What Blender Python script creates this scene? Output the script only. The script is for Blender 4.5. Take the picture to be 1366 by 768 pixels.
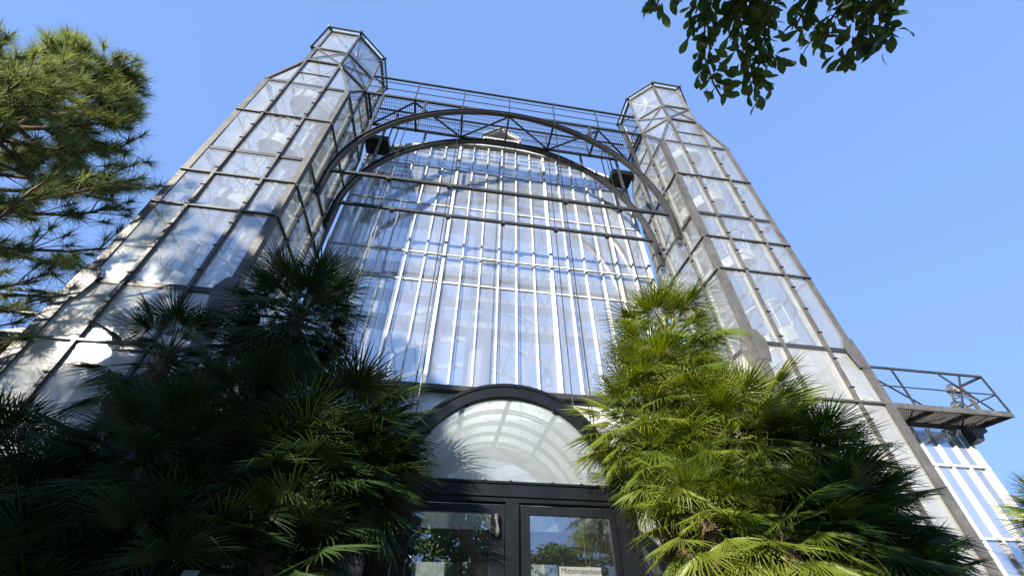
import bpy, bmesh, math, random
from mathutils import Vector, Matrix, noise

random.seed(7)
SC = bpy.context.scene
for o in list(bpy.data.objects):
    bpy.data.objects.remove(o, do_unlink=True)
COL = SC.collection
R = math.radians

# ------------------------------------------------------------------ camera, sky, sun, exposure
S = 6.0            # metres per layout unit (distance camera - tower front)
EYE = 1.6          # camera height
def W(x, y, z):    # layout units (camera eye = height 0) -> metres
    return Vector((x * S, y * S, z * S + EYE))

cam_d = bpy.data.cameras.new('camera')
cam_d.sensor_width = 36.0
cam_d.lens = 541.7 / 1366 * 36.0
cam_d.clip_start = 0.05
cam_d.clip_end = 2000
cam = bpy.data.objects.new('camera', cam_d)
COL.objects.link(cam)
pit, yaw, rol = 0.7051, 0.1538, 0.00377
Fv = Vector((math.sin(yaw) * math.cos(pit), math.cos(yaw) * math.cos(pit), math.sin(pit)))
Rv = Vector((math.cos(yaw), -math.sin(yaw), 0))
Uv = Rv.cross(Fv)
R2 = math.cos(rol) * Rv + math.sin(rol) * Uv
U2 = -math.sin(rol) * Rv + math.cos(rol) * Uv
cam.matrix_world = Matrix(((R2.x, U2.x, -Fv.x, -0.1537 * S), (R2.y, U2.y, -Fv.y, -S),
                           (R2.z, U2.z, -Fv.z, EYE), (0, 0, 0, 1)))
SC.camera = cam

SUN_EL, SUN_AZ = R(21.0), math.atan2(-0.6199, -0.7847)
SUN = Vector((math.sin(SUN_AZ) * math.cos(SUN_EL), math.cos(SUN_AZ) * math.cos(SUN_EL), math.sin(SUN_EL)))
world = bpy.data.worlds.new('World')
SC.world = world
world.use_nodes = True
nt = world.node_tree
nt.nodes.clear()
sky = nt.nodes.new('ShaderNodeTexSky')
sky.sky_type = 'NISHITA'
sky.sun_disc = False
sky.sun_elevation = SUN_EL
sky.sun_rotation = SUN_AZ
sky.air_density = 1.0
sky.dust_density = 0.3
sky.ozone_density = 2.5
bg = nt.nodes.new('ShaderNodeBackground')
bg.inputs['Strength'].default_value = 0.15
wo = nt.nodes.new('ShaderNodeOutputWorld')
gm = nt.nodes.new('ShaderNodeGamma')
gm.inputs[1].default_value = 0.2
tint = nt.nodes.new('ShaderNodeVectorMath')
tint.operation = 'MULTIPLY'
tint.inputs[1].default_value = (0.335 * 1.34, 0.535 * 1.34, 1.34)
nt.links.new(sky.outputs[0], gm.inputs[0])
nt.links.new(gm.outputs[0], tint.inputs[0])
nt.links.new(tint.outputs[0], bg.inputs[0])
nt.links.new(bg.outputs[0], wo.inputs[0])

sun_d = bpy.data.lights.new('sun', 'SUN')
sun_d.energy = 3.6
sun_d.angle = R(0.5)
sun_d.color = (1.0, 0.92, 0.80)
sun = bpy.data.objects.new('sun', sun_d)
COL.objects.link(sun)
sun.rotation_euler = SUN.to_track_quat('Z', 'Y').to_euler()
sun.location = (0, 0, 40)

vs = SC.view_settings
vs.view_transform = 'Standard'
vs.look = 'None'
vs.gamma = 1.0
vs.use_curve_mapping = False
vs.exposure = 2.08
SC.cycles.max_bounces = 8
SC.cycles.transparent_max_bounces = 24
SC.cycles.caustics_reflective = False
SC.cycles.caustics_refractive = False
SC.cycles.use_denoising = True

# ------------------------------------------------------------------ materials
def newmat(name):
    m = bpy.data.materials.new(name)
    m.use_nodes = True
    m.node_tree.nodes.clear()
    out = m.node_tree.nodes.new('ShaderNodeOutputMaterial')
    return m, m.node_tree, out

def N(t, typ, **kw):
    n = t.nodes.new(typ)
    for k, v in kw.items():
        if k in n.inputs.keys():
            n.inputs[k].default_value = v
        else:
            setattr(n, k, v)
    return n

def pos_noise(t, scale, detail=4, rough=0.6, obj=False):
    if obj:
        g = t.nodes.new('ShaderNodeTexCoord').outputs['Object']
    else:
        g = t.nodes.new('ShaderNodeNewGeometry').outputs['Position']
    n = N(t, 'ShaderNodeTexNoise', Scale=scale, Detail=detail, Roughness=rough)
    t.links.new(g, n.inputs['Vector'])
    return n.outputs['Fac']

def ramp(t, fac, stops):
    r = t.nodes.new('ShaderNodeValToRGB')
    e = r.color_ramp.elements
    while len(e) < len(stops):
        e.new(0.5)
    for i, (p, c) in enumerate(stops):
        e[i].position = p
        e[i].color = (*c, 1) if len(c) == 3 else c
    t.links.new(fac, r.inputs[0])
    return r.outputs[0]

def plain(name, stops, scale, rough=0.5, metal=0.0, bump=0.0, bscale=None, spec=0.5):
    m, t, out = newmat(name)
    p = N(t, 'ShaderNodeBsdfPrincipled', Roughness=rough, Metallic=metal)
    p.inputs['Specular IOR Level'].default_value = spec
    t.links.new(ramp(t, pos_noise(t, scale), stops), p.inputs['Base Color'])
    if bump:
        b = N(t, 'ShaderNodeBump', Strength=bump, Distance=0.02)
        t.links.new(pos_noise(t, bscale or scale * 4), b.inputs['Height'])
        t.links.new(b.outputs[0], p.inputs['Normal'])
    t.links.new(p.outputs[0], out.inputs[0])
    return m

def steel(name, base, rust, lo=0.62, rough=0.45, spec=0.4):
    """painted steel with patches of rust and dirt"""
    m, t, out = newmat(name)
    p = N(t, 'ShaderNodeBsdfPrincipled', Roughness=rough)
    p.inputs['Specular IOR Level'].default_value = spec
    d = tuple(c * 0.55 for c in base)
    u = tuple(c * 1.35 for c in base)
    c1 = ramp(t, pos_noise(t, 3.0, 6, 0.7), [(0.3, d), (0.7, u)])
    f = ramp(t, pos_noise(t, 1.3, 9, 0.75), [(lo, (0, 0, 0)), (lo + 0.06, (1, 1, 1))])
    mx = N(t, 'ShaderNodeMix', data_type='RGBA')
    t.links.new(f, mx.inputs[0])
    t.links.new(c1, mx.inputs[6])
    mx.inputs[7].default_value = (*rust, 1)
    t.links.new(mx.outputs[2], p.inputs['Base Color'])
    b = N(t, 'ShaderNodeBump', Strength=0.25, Distance=0.01)
    t.links.new(pos_noise(t, 22, 5), b.inputs['Height'])
    t.links.new(b.outputs[0], p.inputs['Normal'])
    t.links.new(p.outputs[0], out.inputs[0])
    return m

def glass(name, tint, haze, hcol, gloss, grough, bump=0.0, bscale=8.0, streak=0.5, edge=0.5, blend=0.3, transl=0.5):
    """thin pane: clear + dirty film (diffuse / translucent) + surface reflection"""
    m, t, out = newmat(name)
    tr = N(t, 'ShaderNodeBsdfTransparent')
    tr.inputs[0].default_value = (*tint, 1)
    df = N(t, 'ShaderNodeBsdfDiffuse')
    df.inputs[0].default_value = (*hcol, 1)
    tl = N(t, 'ShaderNodeBsdfTranslucent')
    tl.inputs[0].default_value = (*hcol, 1)
    hz = N(t, 'ShaderNodeMixShader')
    hz.inputs[0].default_value = transl
    t.links.new(df.outputs[0], hz.inputs[1])
    t.links.new(tl.outputs[0], hz.inputs[2])
    gl = N(t, 'ShaderNodeBsdfGlossy', Roughness=grough)
    mp = N(t, 'ShaderNodeMapping')
    mp.inputs['Scale'].default_value = (2.2, 2.2, 0.45)
    t.links.new(t.nodes.new('ShaderNodeNewGeometry').outputs['Position'], mp.inputs[0])
    nz = N(t, 'ShaderNodeTexNoise', Scale=1.0, Detail=8, Roughness=0.7)
    t.links.new(mp.outputs[0], nz.inputs['Vector'])
    nf = nz.outputs['Fac']
    mr = N(t, 'ShaderNodeMapRange')
    t.links.new(nf, mr.inputs[0])
    mr.inputs[1].default_value = 0.3
    mr.inputs[2].default_value = 0.7
    mr.inputs[3].default_value = haze * (1 - streak)
    mr.inputs[4].default_value = haze * (1 + streak)
    m1 = N(t, 'ShaderNodeMixShader')
    t.links.new(mr.outputs[0], m1.inputs[0])
    t.links.new(tr.outputs[0], m1.inputs[1])
    t.links.new(hz.outputs[0], m1.inputs[2])
    lw = N(t, 'ShaderNodeLayerWeight', Blend=blend)
    fr = N(t, 'ShaderNodeMapRange')
    t.links.new(lw.outputs['Facing'], fr.inputs[0])
    fr.inputs[3].default_value = gloss
    fr.inputs[4].default_value = min(0.95, gloss + edge)
    m2 = N(t, 'ShaderNodeMixShader')
    t.links.new(fr.outputs[0], m2.inputs[0])
    t.links.new(m1.outputs[0], m2.inputs[1])
    t.links.new(gl.outputs[0], m2.inputs[2])
    if bump:
        b = N(t, 'ShaderNodeBump', Strength=bump, Distance=0.02)
        t.links.new(pos_noise(t, bscale, 3), b.inputs['Height'])
        t.links.new(b.outputs[0], gl.inputs['Normal'])
    t.links.new(m2.outputs[0], out.inputs[0])
    return m

def leafmat(name, c0, c1, trans=0.35, rough=0.4, scale=3.0, spec=0.4):
    m, t, out = newmat(name)
    oi = t.nodes.new('ShaderNodeObjectInfo')
    ad = N(t, 'ShaderNodeMath', operation='ADD')
    mu = N(t, 'ShaderNodeMath', operation='MULTIPLY')
    mu.inputs[1].default_value = 0.5
    t.links.new(oi.outputs['Random'], mu.inputs[0])
    m2 = N(t, 'ShaderNodeMath', operation='MULTIPLY')
    m2.inputs[1].default_value = 0.6
    t.links.new(pos_noise(t, scale, 3), m2.inputs[0])
    t.links.new(mu.outputs[0], ad.inputs[0])
    t.links.new(m2.outputs[0], ad.inputs[1])
    col = ramp(t, ad.outputs[0], [(0.2, c0), (0.85, c1)])
    p = N(t, 'ShaderNodeBsdfPrincipled', Roughness=rough)
    p.inputs['Specular IOR Level'].default_value = spec
    t.links.new(col, p.inputs['Base Color'])
    tl = t.nodes.new('ShaderNodeBsdfTranslucent')
    hs = N(t, 'ShaderNodeHueSaturation', Saturation=1.15, Value=1.6)
    hs.inputs['Hue'].default_value = 0.485
    t.links.new(col, hs.inputs['Color'])
    t.links.new(hs.outputs[0], tl.inputs[0])
    mx = t.nodes.new('ShaderNodeMixShader')
    mx.inputs[0].default_value = trans
    t.links.new(p.outputs[0], mx.inputs[1])
    t.links.new(tl.outputs[0], mx.inputs[2])
    t.links.new(mx.outputs[0], out.inputs[0])
    return m

M = {}
M['steel'] = steel('weathered_grey_steel', (0.072, 0.070, 0.067), (0.12, 0.08, 0.05), 0.64)
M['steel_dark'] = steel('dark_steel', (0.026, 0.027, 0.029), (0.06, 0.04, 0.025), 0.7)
M['black'] = steel('black_paint', (0.006, 0.0075, 0.0095), (0.012, 0.012, 0.012), 0.7, 0.35, 0.25)
M['white'] = steel('white_painted_metal', (0.48, 0.48, 0.47), (0.25, 0.21, 0.16), 0.66, 0.45)
M['pale'] = steel('pale_grey_metal', (0.36, 0.37, 0.37), (0.25, 0.22, 0.18), 0.68, 0.5)
M['glass_tower'] = glass('tower_wire_glass', (0.93, 0.96, 0.97), 0.20, (0.80, 0.80, 0.77), 0.06, 0.05, 0.05, 30, 0.4, 0.4, 0.3, 0.6)
M['glass_rough'] = glass('textured_tower_glass', (0.92, 0.95, 0.96), 0.19, (0.76, 0.77, 0.76), 0.10, 0.08, 0.12, 45, 0.5, 0.5, 0.3)
M['glass_face'] = glass('facade_glass', (0.90, 0.94, 0.98), 0.23, (0.84, 0.86, 0.88), 0.26, 0.06, 0.02, 3, 0.35, 0.3, 0.3)
M['glass_roof'] = glass('roof_glass', (0.94, 0.96, 0.98), 0.08, (0.62, 0.66, 0.68), 0.05, 0.05, 0, 3, 0.6, 0.4, 0.3)
M['frost'] = glass('frosted_porch_panel', (0.96, 0.985, 0.99), 0.32, (0.80, 0.86, 0.88), 0.02, 0.25, 0.0, 14, 0.10, 0.15, 0.3, 0.72)
M['frost_tower'] = glass('frosted_lower_glass', (0.96, 0.97, 0.97), 0.38, (0.66, 0.66, 0.63), 0.05, 0.06, 0.05, 45, 0.25, 0.25, 0.3, 0.5)
M['frost_dense'] = glass('dense_frosted_panel', (0.97, 0.98, 0.98), 0.6, (0.82, 0.87, 0.88), 0.02, 0.25, 0.0, 14, 0.10, 0.15, 0.3, 0.7)
M['glass_door'] = glass('door_glass', (0.82, 0.87, 0.85), 0.02, (0.5, 0.5, 0.5), 0.28, 0.004, 0, 3, 0.3, 0.5, 0.3)
M['palm'] = leafmat('sunlit_palm_leaf', (0.058, 0.105, 0.013), (0.17, 0.195, 0.027), 0.38, 0.40, 2.0, 0.35)  # sunlit copy of the leaf, sunlight put into a brighter colour
M['palm_half_shade'] = leafmat('half_shaded_palm_leaf', (0.018, 0.045, 0.010), (0.055, 0.085, 0.02), 0.25, 0.40, 2.0, 0.3)  # same leaf for the right clump, part shade put into the colour
M['palm_shade'] = leafmat('shaded_palm_leaf', (0.010, 0.024, 0.007), (0.033, 0.055, 0.015), 0.2, 0.42, 2.0, 0.25)  # same leaf for the left palms, their shade put into the colour
M['palm_dry'] = plain('dry_palm_leaf', [(0.3, (0.06, 0.042, 0.024)), (0.7, (0.19, 0.135, 0.08))], 5, 0.8)
M['petiole'] = plain('petiole', [(0.3, (0.06, 0.09, 0.02)), (0.7, (0.15, 0.17, 0.05))], 6, 0.5)
M['fibre'] = plain('palm_trunk_fibre', [(0.3, (0.035, 0.022, 0.013)), (0.7, (0.13, 0.085, 0.05))], 9, 0.9, 0, 0.8, 40)
M['bark'] = plain('bark', [(0.3, (0.05, 0.035, 0.025)), (0.7, (0.16, 0.11, 0.075))], 6, 0.9, 0, 0.8, 20)
M['needle'] = leafmat('pine_needles', (0.080, 0.120, 0.045), (0.165, 0.185, 0.065), 0.5, 0.5, 1.2, 0.2)
M['oak'] = leafmat('oak_leaf', (0.032, 0.066, 0.020), (0.075, 0.115, 0.032), 0.42, 0.45, 4.0, 0.3)
M['grass'] = plain('garden_grass', [(0.3, (0.035, 0.06, 0.015)), (0.7, (0.08, 0.11, 0.03))], 2.5, 0.9, 0, 0.5, 30)
M['gravel'] = plain('gravel_path', [(0.3, (0.22, 0.19, 0.15)), (0.7, (0.36, 0.32, 0.26))], 40, 0.9, 0, 0.6, 60)
M['stone'] = plain('sandstone', [(0.3, (0.24, 0.21, 0.17)), (0.7, (0.38, 0.34, 0.28))], 3, 0.85, 0, 0.4, 25)
M['wall'] = plain('grey_render', [(0.3, (0.10, 0.10, 0.095)), (0.7, (0.17, 0.165, 0.155))], 2, 0.85, 0, 0.3, 25)
M['sign'] = plain('sign_paint', [(0.3, (0.13, 0.135, 0.135)), (0.7, (0.18, 0.185, 0.185))], 8, 0.5)
M['label'] = plain('grey_green_plate', [(0.3, (0.10, 0.13, 0.11)), (0.7, (0.16, 0.20, 0.17))], 8, 0.4)
M['ink'] = plain('black_ink', [(0.3, (0.01, 0.01, 0.01)), (0.7, (0.02, 0.02, 0.02))], 8, 0.5)

# ------------------------------------------------------------------ mesh helpers
CUBE = {}
def cube_mesh(mat):
    if mat not in CUBE:
        bm = bmesh.new()
        bmesh.ops.create_cube(bm, size=1.0)
        me = bpy.data.meshes.new('block_' + mat)
        bm.to_mesh(me); bm.free()
        me.materials.append(M[mat])
        CUBE[mat] = me
    return CUBE[mat]

def link(o, parent=None, mw=None):
    COL.objects.link(o)
    if parent is not None:
        o.parent = parent
        o.matrix_parent_inverse = Matrix.Identity(4)
    if mw is not None:
        if parent is not None:
            o.matrix_basis = MW[parent.name].inverted() @ mw
        else:
            o.matrix_basis = mw
        MW[o.name] = mw
    else:
        MW[o.name] = (MW[parent.name] if parent is not None else Matrix.Identity(4)) @ o.matrix_basis
    return o
MW = {}

def thing(name, label, cat, loc, group=None):
    o = bpy.data.objects.new(name, None)
    o.empty_display_size = 0.3
    o['label'] = label; o['category'] = cat
    if group: o['group'] = group
    return link(o, None, Matrix.Translation(Vector(loc)))

def box(name, lo, hi, mat, parent=None):
    lo, hi = Vector(lo), Vector(hi)
    c = (lo + hi) / 2; d = hi - lo
    mw = Matrix.Translation(c) @ Matrix.Diagonal((abs(d.x), abs(d.y), abs(d.z), 1))
    return link(bpy.data.objects.new(name, cube_mesh(mat)), parent, mw)

def beam_matrix(p, q, w, h, up=Vector((0, 0, 1))):
    p, q = Vector(p), Vector(q)
    d = q - p; L = d.length; y = d / L
    up = Vector(up)
    x = y.cross(up)
    if x.length < 1e-4: x = y.cross(Vector((0, 1, 0)))
    x.normalize(); z = x.cross(y)
    m = Matrix(((x.x * w, y.x * L, z.x * h, (p.x + q.x) / 2), (x.y * w, y.y * L, z.y * h, (p.y + q.y) / 2),
                (x.z * w, y.z * L, z.z * h, (p.z + q.z) / 2), (0, 0, 0, 1)))
    return m

class MB:
    """collects geometry for one mesh object (world coordinates)"""
    def __init__(self): self.v = []; self.f = []
    def add(self, vs, fs):
        n = len(self.v); self.v += [tuple(v) for v in vs]; self.f += [tuple(i + n for i in f) for f in fs]
    def beam(self, p, q, w, h, up=(0, 0, 1)):
        m = beam_matrix(p, q, w, h, up)
        c = [m @ Vector((a, b, d)) for a in (-.5, .5) for b in (-.5, .5) for d in (-.5, .5)]
        self.add(c, [(0, 1, 3, 2), (4, 6, 7, 5), (0, 4, 5, 1), (2, 3, 7, 6), (0, 2, 6, 4), (1, 5, 7, 3)])
    def tube(self, pts, r, n=6, taper=None):
        pts = [Vector(p) for p in pts]
        rings = []
        for i, p in enumerate(pts):
            d = (pts[min(i + 1, len(pts) - 1)] - pts[max(i - 1, 0)]).normalized()
            x = d.cross(Vector((0, 0, 1)))
            if x.length < 1e-3: x = d.cross(Vector((0, 1, 0)))
            x.normalize(); z = x.cross(d)
            rr = r if taper is None else taper[i]
            rings.append([p + (x * math.cos(a) + z * math.sin(a)) * rr for a in [2 * math.pi * k / n for k in range(n)]])
        vs = [v for g in rings for v in g]
        fs = []
        for i in range(len(pts) - 1):
            for k in range(n):
                a, b = i * n + k, i * n + (k + 1) % n
                fs.append((a, b, b + n, a + n))
        fs.append(tuple(range(n))[::-1]); fs.append(tuple(range((len(pts) - 1) * n, len(pts) * n)))
        self.add(vs, fs)
    def sweep(self, pts, nrm, w, h):
        """rectangular bar swept along pts: w along nrm[i] x tangent fixed axis, h along nrm"""
        rings = []
        for i, p in enumerate(pts):
            p = Vector(p)
            d = (Vector(pts[min(i + 1, len(pts) - 1)]) - Vector(pts[max(i - 1, 0)])).normalized()
            nn = Vector(nrm[i]).normalized(); b = d.cross(nn)
            rings.append([p + b * (w / 2) * s1 + nn * (h / 2) * s2 for s1, s2 in ((-1, -1), (1, -1), (1, 1), (-1, 1))])
        vs = [v for g in rings for v in g]; fs = []
        for i in range(len(pts) - 1):
            for k in range(4):
                a, b = i * 4 + k, i * 4 + (k + 1) % 4
                fs.append((a, b, b + 4, a + 4))
        fs.append((3, 2, 1, 0)); e = (len(pts) - 1) * 4; fs.append((e, e + 1, e + 2, e + 3))
        self.add(vs, fs)
    def poly(self, pts, nrm, th):
        """flat polygon extruded by th along -nrm"""
        pts = [Vector(p) for p in pts]; nn = Vector(nrm).normalized() * th; n = len(pts)
        self.add(pts + [p - nn for p in pts], [tuple(range(n)), tuple(range(2 * n - 1, n - 1, -1))] +
                 [(i, i + n, (i + 1) % n + n, (i + 1) % n) for i in range(n)])
    def build(self, name, mat, parent=None, smooth=False, kind=None):
        me = bpy.data.meshes.new(name)
        org = MW[parent.name].inverted() if parent is not None else Matrix.Identity(4)
        me.from_pydata([tuple(org @ Vector(v)) for v in self.v], [], self.f)
        me.materials.append(M[mat])
        if smooth:
            me.polygons.foreach_set('use_smooth', [True] * len(me.polygons))
        me.update()
        o = bpy.data.objects.new(name, me)
        if kind: o['kind'] = kind
        COL.objects.link(o)
        if parent is not None:
            o.parent = parent
            MW[o.name] = MW[parent.name].copy()
        else:
            MW[o.name] = Matrix.Identity(4)
        return o

def beam(name, p, q, w, h, mat, parent, up=(0, 0, 1)):
    return link(bpy.data.objects.new(name, cube_mesh(mat)), parent, beam_matrix(p, q, w, h, up))

def poly(name, pts, nrm, th, mat, parent):
    b = MB(); b.poly(pts, nrm, th); return b.build(name, mat, parent)

def tag(o, label, cat, group=None):
    o['label'] = label; o['category'] = cat
    if group: o['group'] = group
    return o

# ------------------------------------------------------------------ ground
def sheet(name, pts, z, mat):
    me = bpy.data.meshes.new(name)
    me.from_pydata([(x, y, z) for x, y in pts], [], [tuple(range(len(pts)))])
    me.materials.append(M[mat])
    o = bpy.data.objects.new(name, me); o['kind'] = 'structure'
    return link(o)
sheet('ground', [(-600, -600), (600, -600), (600, 600), (-600, 600)], 0.0, 'grass')
sheet('path', [(-2.2, -60), (2.2, -60), (2.2, -0.2), (-2.2, -0.2)], 0.004, 'gravel')
sheet('path', [(-60, -9), (60, -9), (60, -5.2), (-60, -5.2)], 0.008, 'gravel')

# ------------------------------------------------------------------ stair towers
TH = 0.1962 * S            # half width of a tower
TM = 0.0825 * S            # mullion offset
TC = 0.9994 * S            # tower centre |x|
TY = 0.1962 * S            # tower centre y
def Z(z): return z * S + EYE
LV = [(Z(0.175), 'heavy'), (Z(0.547), 'thin'), (Z(0.737), 'heavy'), (Z(1.072), 'thin'), (Z(1.254), 'thin'),
      (Z(1.411), 'heavy'), (Z(1.70), 'thin'), (Z(2.009), 'heavy')]
ZE, ZL, ZM, ZT = Z(2.009), Z(2.271), Z(2.4295), Z(2.690)

def tower(side, label):
    c = Vector((side * TC, TY, 0))
    t = thing('stair_tower', label, 'tower', c, 'stair towers flanking the facade')
    # plinth
    box('plinth', c + Vector((-TH - .05, -TH - .05, 0)), c + Vector((TH + .05, TH + .05, 0.45)), 'stone', t)
    # corner posts: two flanges each, wider below the heavy band
    for sx in (-1, 1):
        for sy in (-1, 1):
            b = MB()
            for (z0, z1, w, e) in ((0.45, Z(0.71), 0.18, 0.035), (Z(0.71), ZE + .03, 0.145, 0.0)):
                x1, y1 = sx * (TH + e), sy * (TH + e)
                def slab(xa, xb, ya, yb):
                    lo = Vector((min(xa, xb), min(ya, yb), z0)); hi = Vector((max(xa, xb), max(ya, yb), z1))
                    cc = [Vector((x, y, z)) + c for x in (lo.x, hi.x) for y in (lo.y, hi.y) for z in (lo.z, hi.z)]
                    b.add(cc, [(0, 1, 3, 2), (4, 6, 7, 5), (0, 4, 5, 1), (2, 3, 7, 6), (0, 2, 6, 4), (1, 5, 7, 3)])
                slab(x1, x1 - sx * w, y1, y1 - sy * 0.035)
                slab(x1, x1 - sx * 0.035, y1 - sy * 0.035, y1 - sy * w)
            post = b.build('corner_post', 'steel', t)
    for fi in range(4):
        a = [-math.pi / 2, math.pi, 0, math.pi / 2][fi]     # front, -x side, +x side, back
        n = Vector((math.cos(a), math.sin(a), 0)); tg = Vector((-n.y, n.x, 0))
        def P(u, z, out=0.0): return c + tg * u + n * (TH + out) + Vector((0, 0, z))
        inner = (n.x * side < -0.5)
        # gusset plates on the heavy band
        for s in (-1, 1):
            g = [P(s * (TH + .03), Z(0.67), .043), P(s * (TH + .03), Z(0.715), .043), P(s * (TH), Z(0.785), .043), P(s * (TH - .18), Z(0.785), .043),
                 P(s * (TH - .30), Z(0.75), .043), P(s * (TH - .30), Z(0.725), .043), P(s * (TH - .22), Z(0.67), .043)]
            if s > 0: g = g[::-1]
            gp = poly('gusset_plate', g, n, 0.012, 'steel', t)
            rv = MB()
            for i in range(7):
                for j in range(3):
                    pt = P(s * (TH - 0.02 - 0.065 * j), Z(0.675) + 0.09 * i, 0.043)
                    k = 0.013
                    rv.add([pt + tg * k, pt + Vector((0, 0, k)), pt - tg * k, pt - Vector((0, 0, k)), pt + n * 0.012],
                           [(0, 1, 4), (1, 2, 4), (2, 3, 4), (3, 0, 4)])
            rv.build('rivets', 'steel', gp, kind='stuff')
        # mullions run up to the lantern
        for u in (-TM, TM):
            beam('mullion', P(u, 0.45, 0.0), P(u, ZT, 0.0), 0.055, 0.08, 'steel', t, n)
            cl = MB()
            z = Z(.25) + (0.2 if u > 0 else 0)
            while z < ZE - .2:
                cl.beam(P(u - .05, z, .05), P(u + .05, z, .05), 0.03, 0.02, (0, 0, 1)); z += 0.62
            cl.build('glazing_clips', 'steel_dark', t, kind='stuff')
        # transoms
        for z, k in LV:
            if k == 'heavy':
                beam('transom', P(-TH + .17, z, -.045), P(TH - .17, z, -.045), 0.09, 0.10, 'steel_dark', t)  # darker steel puts the shade of the recess into the band colour
            else:
                beam('transom', P(-TH + .02, z, .012), P(TH - .02, z, .012), 0.06, 0.035, 'steel', t)
        # panes
        bays = [(-TH + .10, -TM - .03), (-TM + .03, TM - .03), (TM + .03, TH - .10)]
        zs = [0.45] + [z for z, _ in LV]
        for bi, (u0, u1) in enumerate(bays):
            for i in range(len(zs) - 1):
                z0, z1 = zs[i] + .05, zs[i + 1] - .05
                if zs[i + 1] in (LV[1][0], LV[3][0], LV[4][0], LV[6][0]): z1 = zs[i + 1] - .018
                if zs[i] in (LV[1][0], LV[3][0], LV[4][0], LV[6][0]): z0 = zs[i] + .018
                if i == 0 and bi == 1:
                    d = beam('panel_door', P(0, z0, -.02), P(0, z1, -.02), u1 - u0, 0.04, 'black', t, n)
                    continue
                rough = (side < 0 and fi == 0 and i <= 5) or i <= 1
                tl = random.uniform(-.014, .014)
                lo, hi = P((u0 + u1) / 2, z0, -.02 + tl), P((u0 + u1) / 2, z1, -.02 - tl)
                beam('glass_pane', lo, hi, u1 - u0, 0.006, 'frost_tower' if i <= 2 else ('glass_rough' if rough else 'glass_tower'), t, n)
        # lantern zone in the plane of the wall
        ring = MB()
        # sloping edge bars A-P1
        for s in (-1, 1):
            beam('hip_bar', P(s * (TH - .03), ZE, -.02), P(s * TM, ZL, 0.0), 0.07, 0.07, 'steel', t, n)
            tri = [P(s * (TH - .10), ZE + .05, -.02), P(s * (TM + .04), ZE + .05, -.02), P(s * (TM + .04), ZL - .12, -.02)]
            if s > 0: tri = tri[::-1]
            poly('glass_pane', tri, n, 0.006, 'glass_tower', t)
        beam('transom', P(-TM + .035, Z(2.125), .0), P(TM - .035, Z(2.125), .0), 0.03, 0.03, 'steel', t)
        for (z0, z1) in ((ZE + .05, Z(2.125) - .015), (Z(2.125) + .015, ZL - .04)):
            beam('glass_pane', P(0, z0, -.02), P(0, z1, -.02), 2 * TM - .07, 0.006, 'glass_tower', t, n)
        # X braces inside the wall, white rods
        if fi == 3 or (fi in (1, 2) and not inner):
          for (z0, z1) in ((Z(.737), Z(1.072)), (Z(1.072), Z(1.411)), (Z(1.411), Z(1.70)), (Z(1.70), Z(2.009))):
            for s in (-1, 1):
                beam('brace_rod', P(-s * TH * .86, z0 + .05, -.17), P(s * TH * .86, z1 - .05, -.17), 0.035, 0.02, 'white', t, n)
        # inner white glazing lining of the frame
        for u in (-TM, TM):
            beam('inner_mullion', P(u, 0.5, -.09), P(u, ZE, -.09), 0.05, 0.07, 'white', t, n)
    # lantern: eight sides
    ln = thing_part('lantern', c + Vector((0, 0, ZL)), t)
    oc = [(-TM, -TH), (TM, -TH), (TH, -TM), (TH, TM), (TM, TH), (-TM, TH), (-TH, TM), (-TH, -TM)]
    oc = [Vector((x, y, 0)) + c for x, y in oc]
    for i in range(8):
        p, q = oc[i], oc[(i + 1) % 8]
        mid = (p + q) / 2 - c; n = Vector((mid.x, mid.y, 0)).normalized()
        openf = (n.x * side < -0.9)
        for z, h in ((ZL, .08), (ZM, .07), (ZT, .09)):
            if openf and z == ZM: continue
            e = (q - p).normalized() * 0.03
            beam('ring_beam', p + e + Vector((0, 0, z)), q - e + Vector((0, 0, z)), 0.08, h, 'steel', ln)
        beam('lantern_post', p + Vector((0, 0, ZL)), p + Vector((0, 0, ZT + .05)), 0.075, 0.075, 'steel', ln, n)
        if openf: continue
        # X parapet
        for (a, b) in ((p, q), (q, p)):
            beam('cross_bar', a + n * .035 + Vector((0, 0, ZL + .03)), b + n * .035 + Vector((0, 0, ZM - .02)), 0.05, 0.02, 'steel', ln, n)
            beam('inner_cross_bar', a - n * .12 + Vector((0, 0, ZM + .03)), b - n * .12 + Vector((0, 0, ZT - .02)), 0.035, 0.02, 'white', ln, n)
        m = (p + q) / 2; w = (q - p).length - .08
        beam('glass_pane', m + Vector((0, 0, ZL + .04)), m + Vector((0, 0, ZM - .035)), w, 0.006, 'glass_tower', ln, n)
        beam('glass_pane', m + Vector((0, 0, ZM + .035)), m + Vector((0, 0, ZT - .045)), w, 0.006, 'glass_tower', ln, n)
        # corner facet under chamfered sides
        if i % 2 == 1:
            sx, sy = (1 if mid.x > 0 else -1), (1 if mid.y > 0 else -1)
            B = c + Vector((sx * (TH - .06), sy * (TH - .06), ZE + .03))
            pts = [p + (q - p) * .08 + Vector((0, 0, ZL - .05)), q - (q - p) * .08 + Vector((0, 0, ZL - .05)), B]
            fn = (pts[1] - pts[0]).cross(pts[2] - pts[0])
            if fn.z < 0: pts = [pts[1], pts[0], pts[2]]; fn = -fn
            poly('glass_pane', pts, fn, 0.006, 'glass_tower', ln)
    # lantern roof: flared eaves, glass slopes, hip beams
    ap = c + Vector((0, 0, ZT + 1.0))
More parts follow.
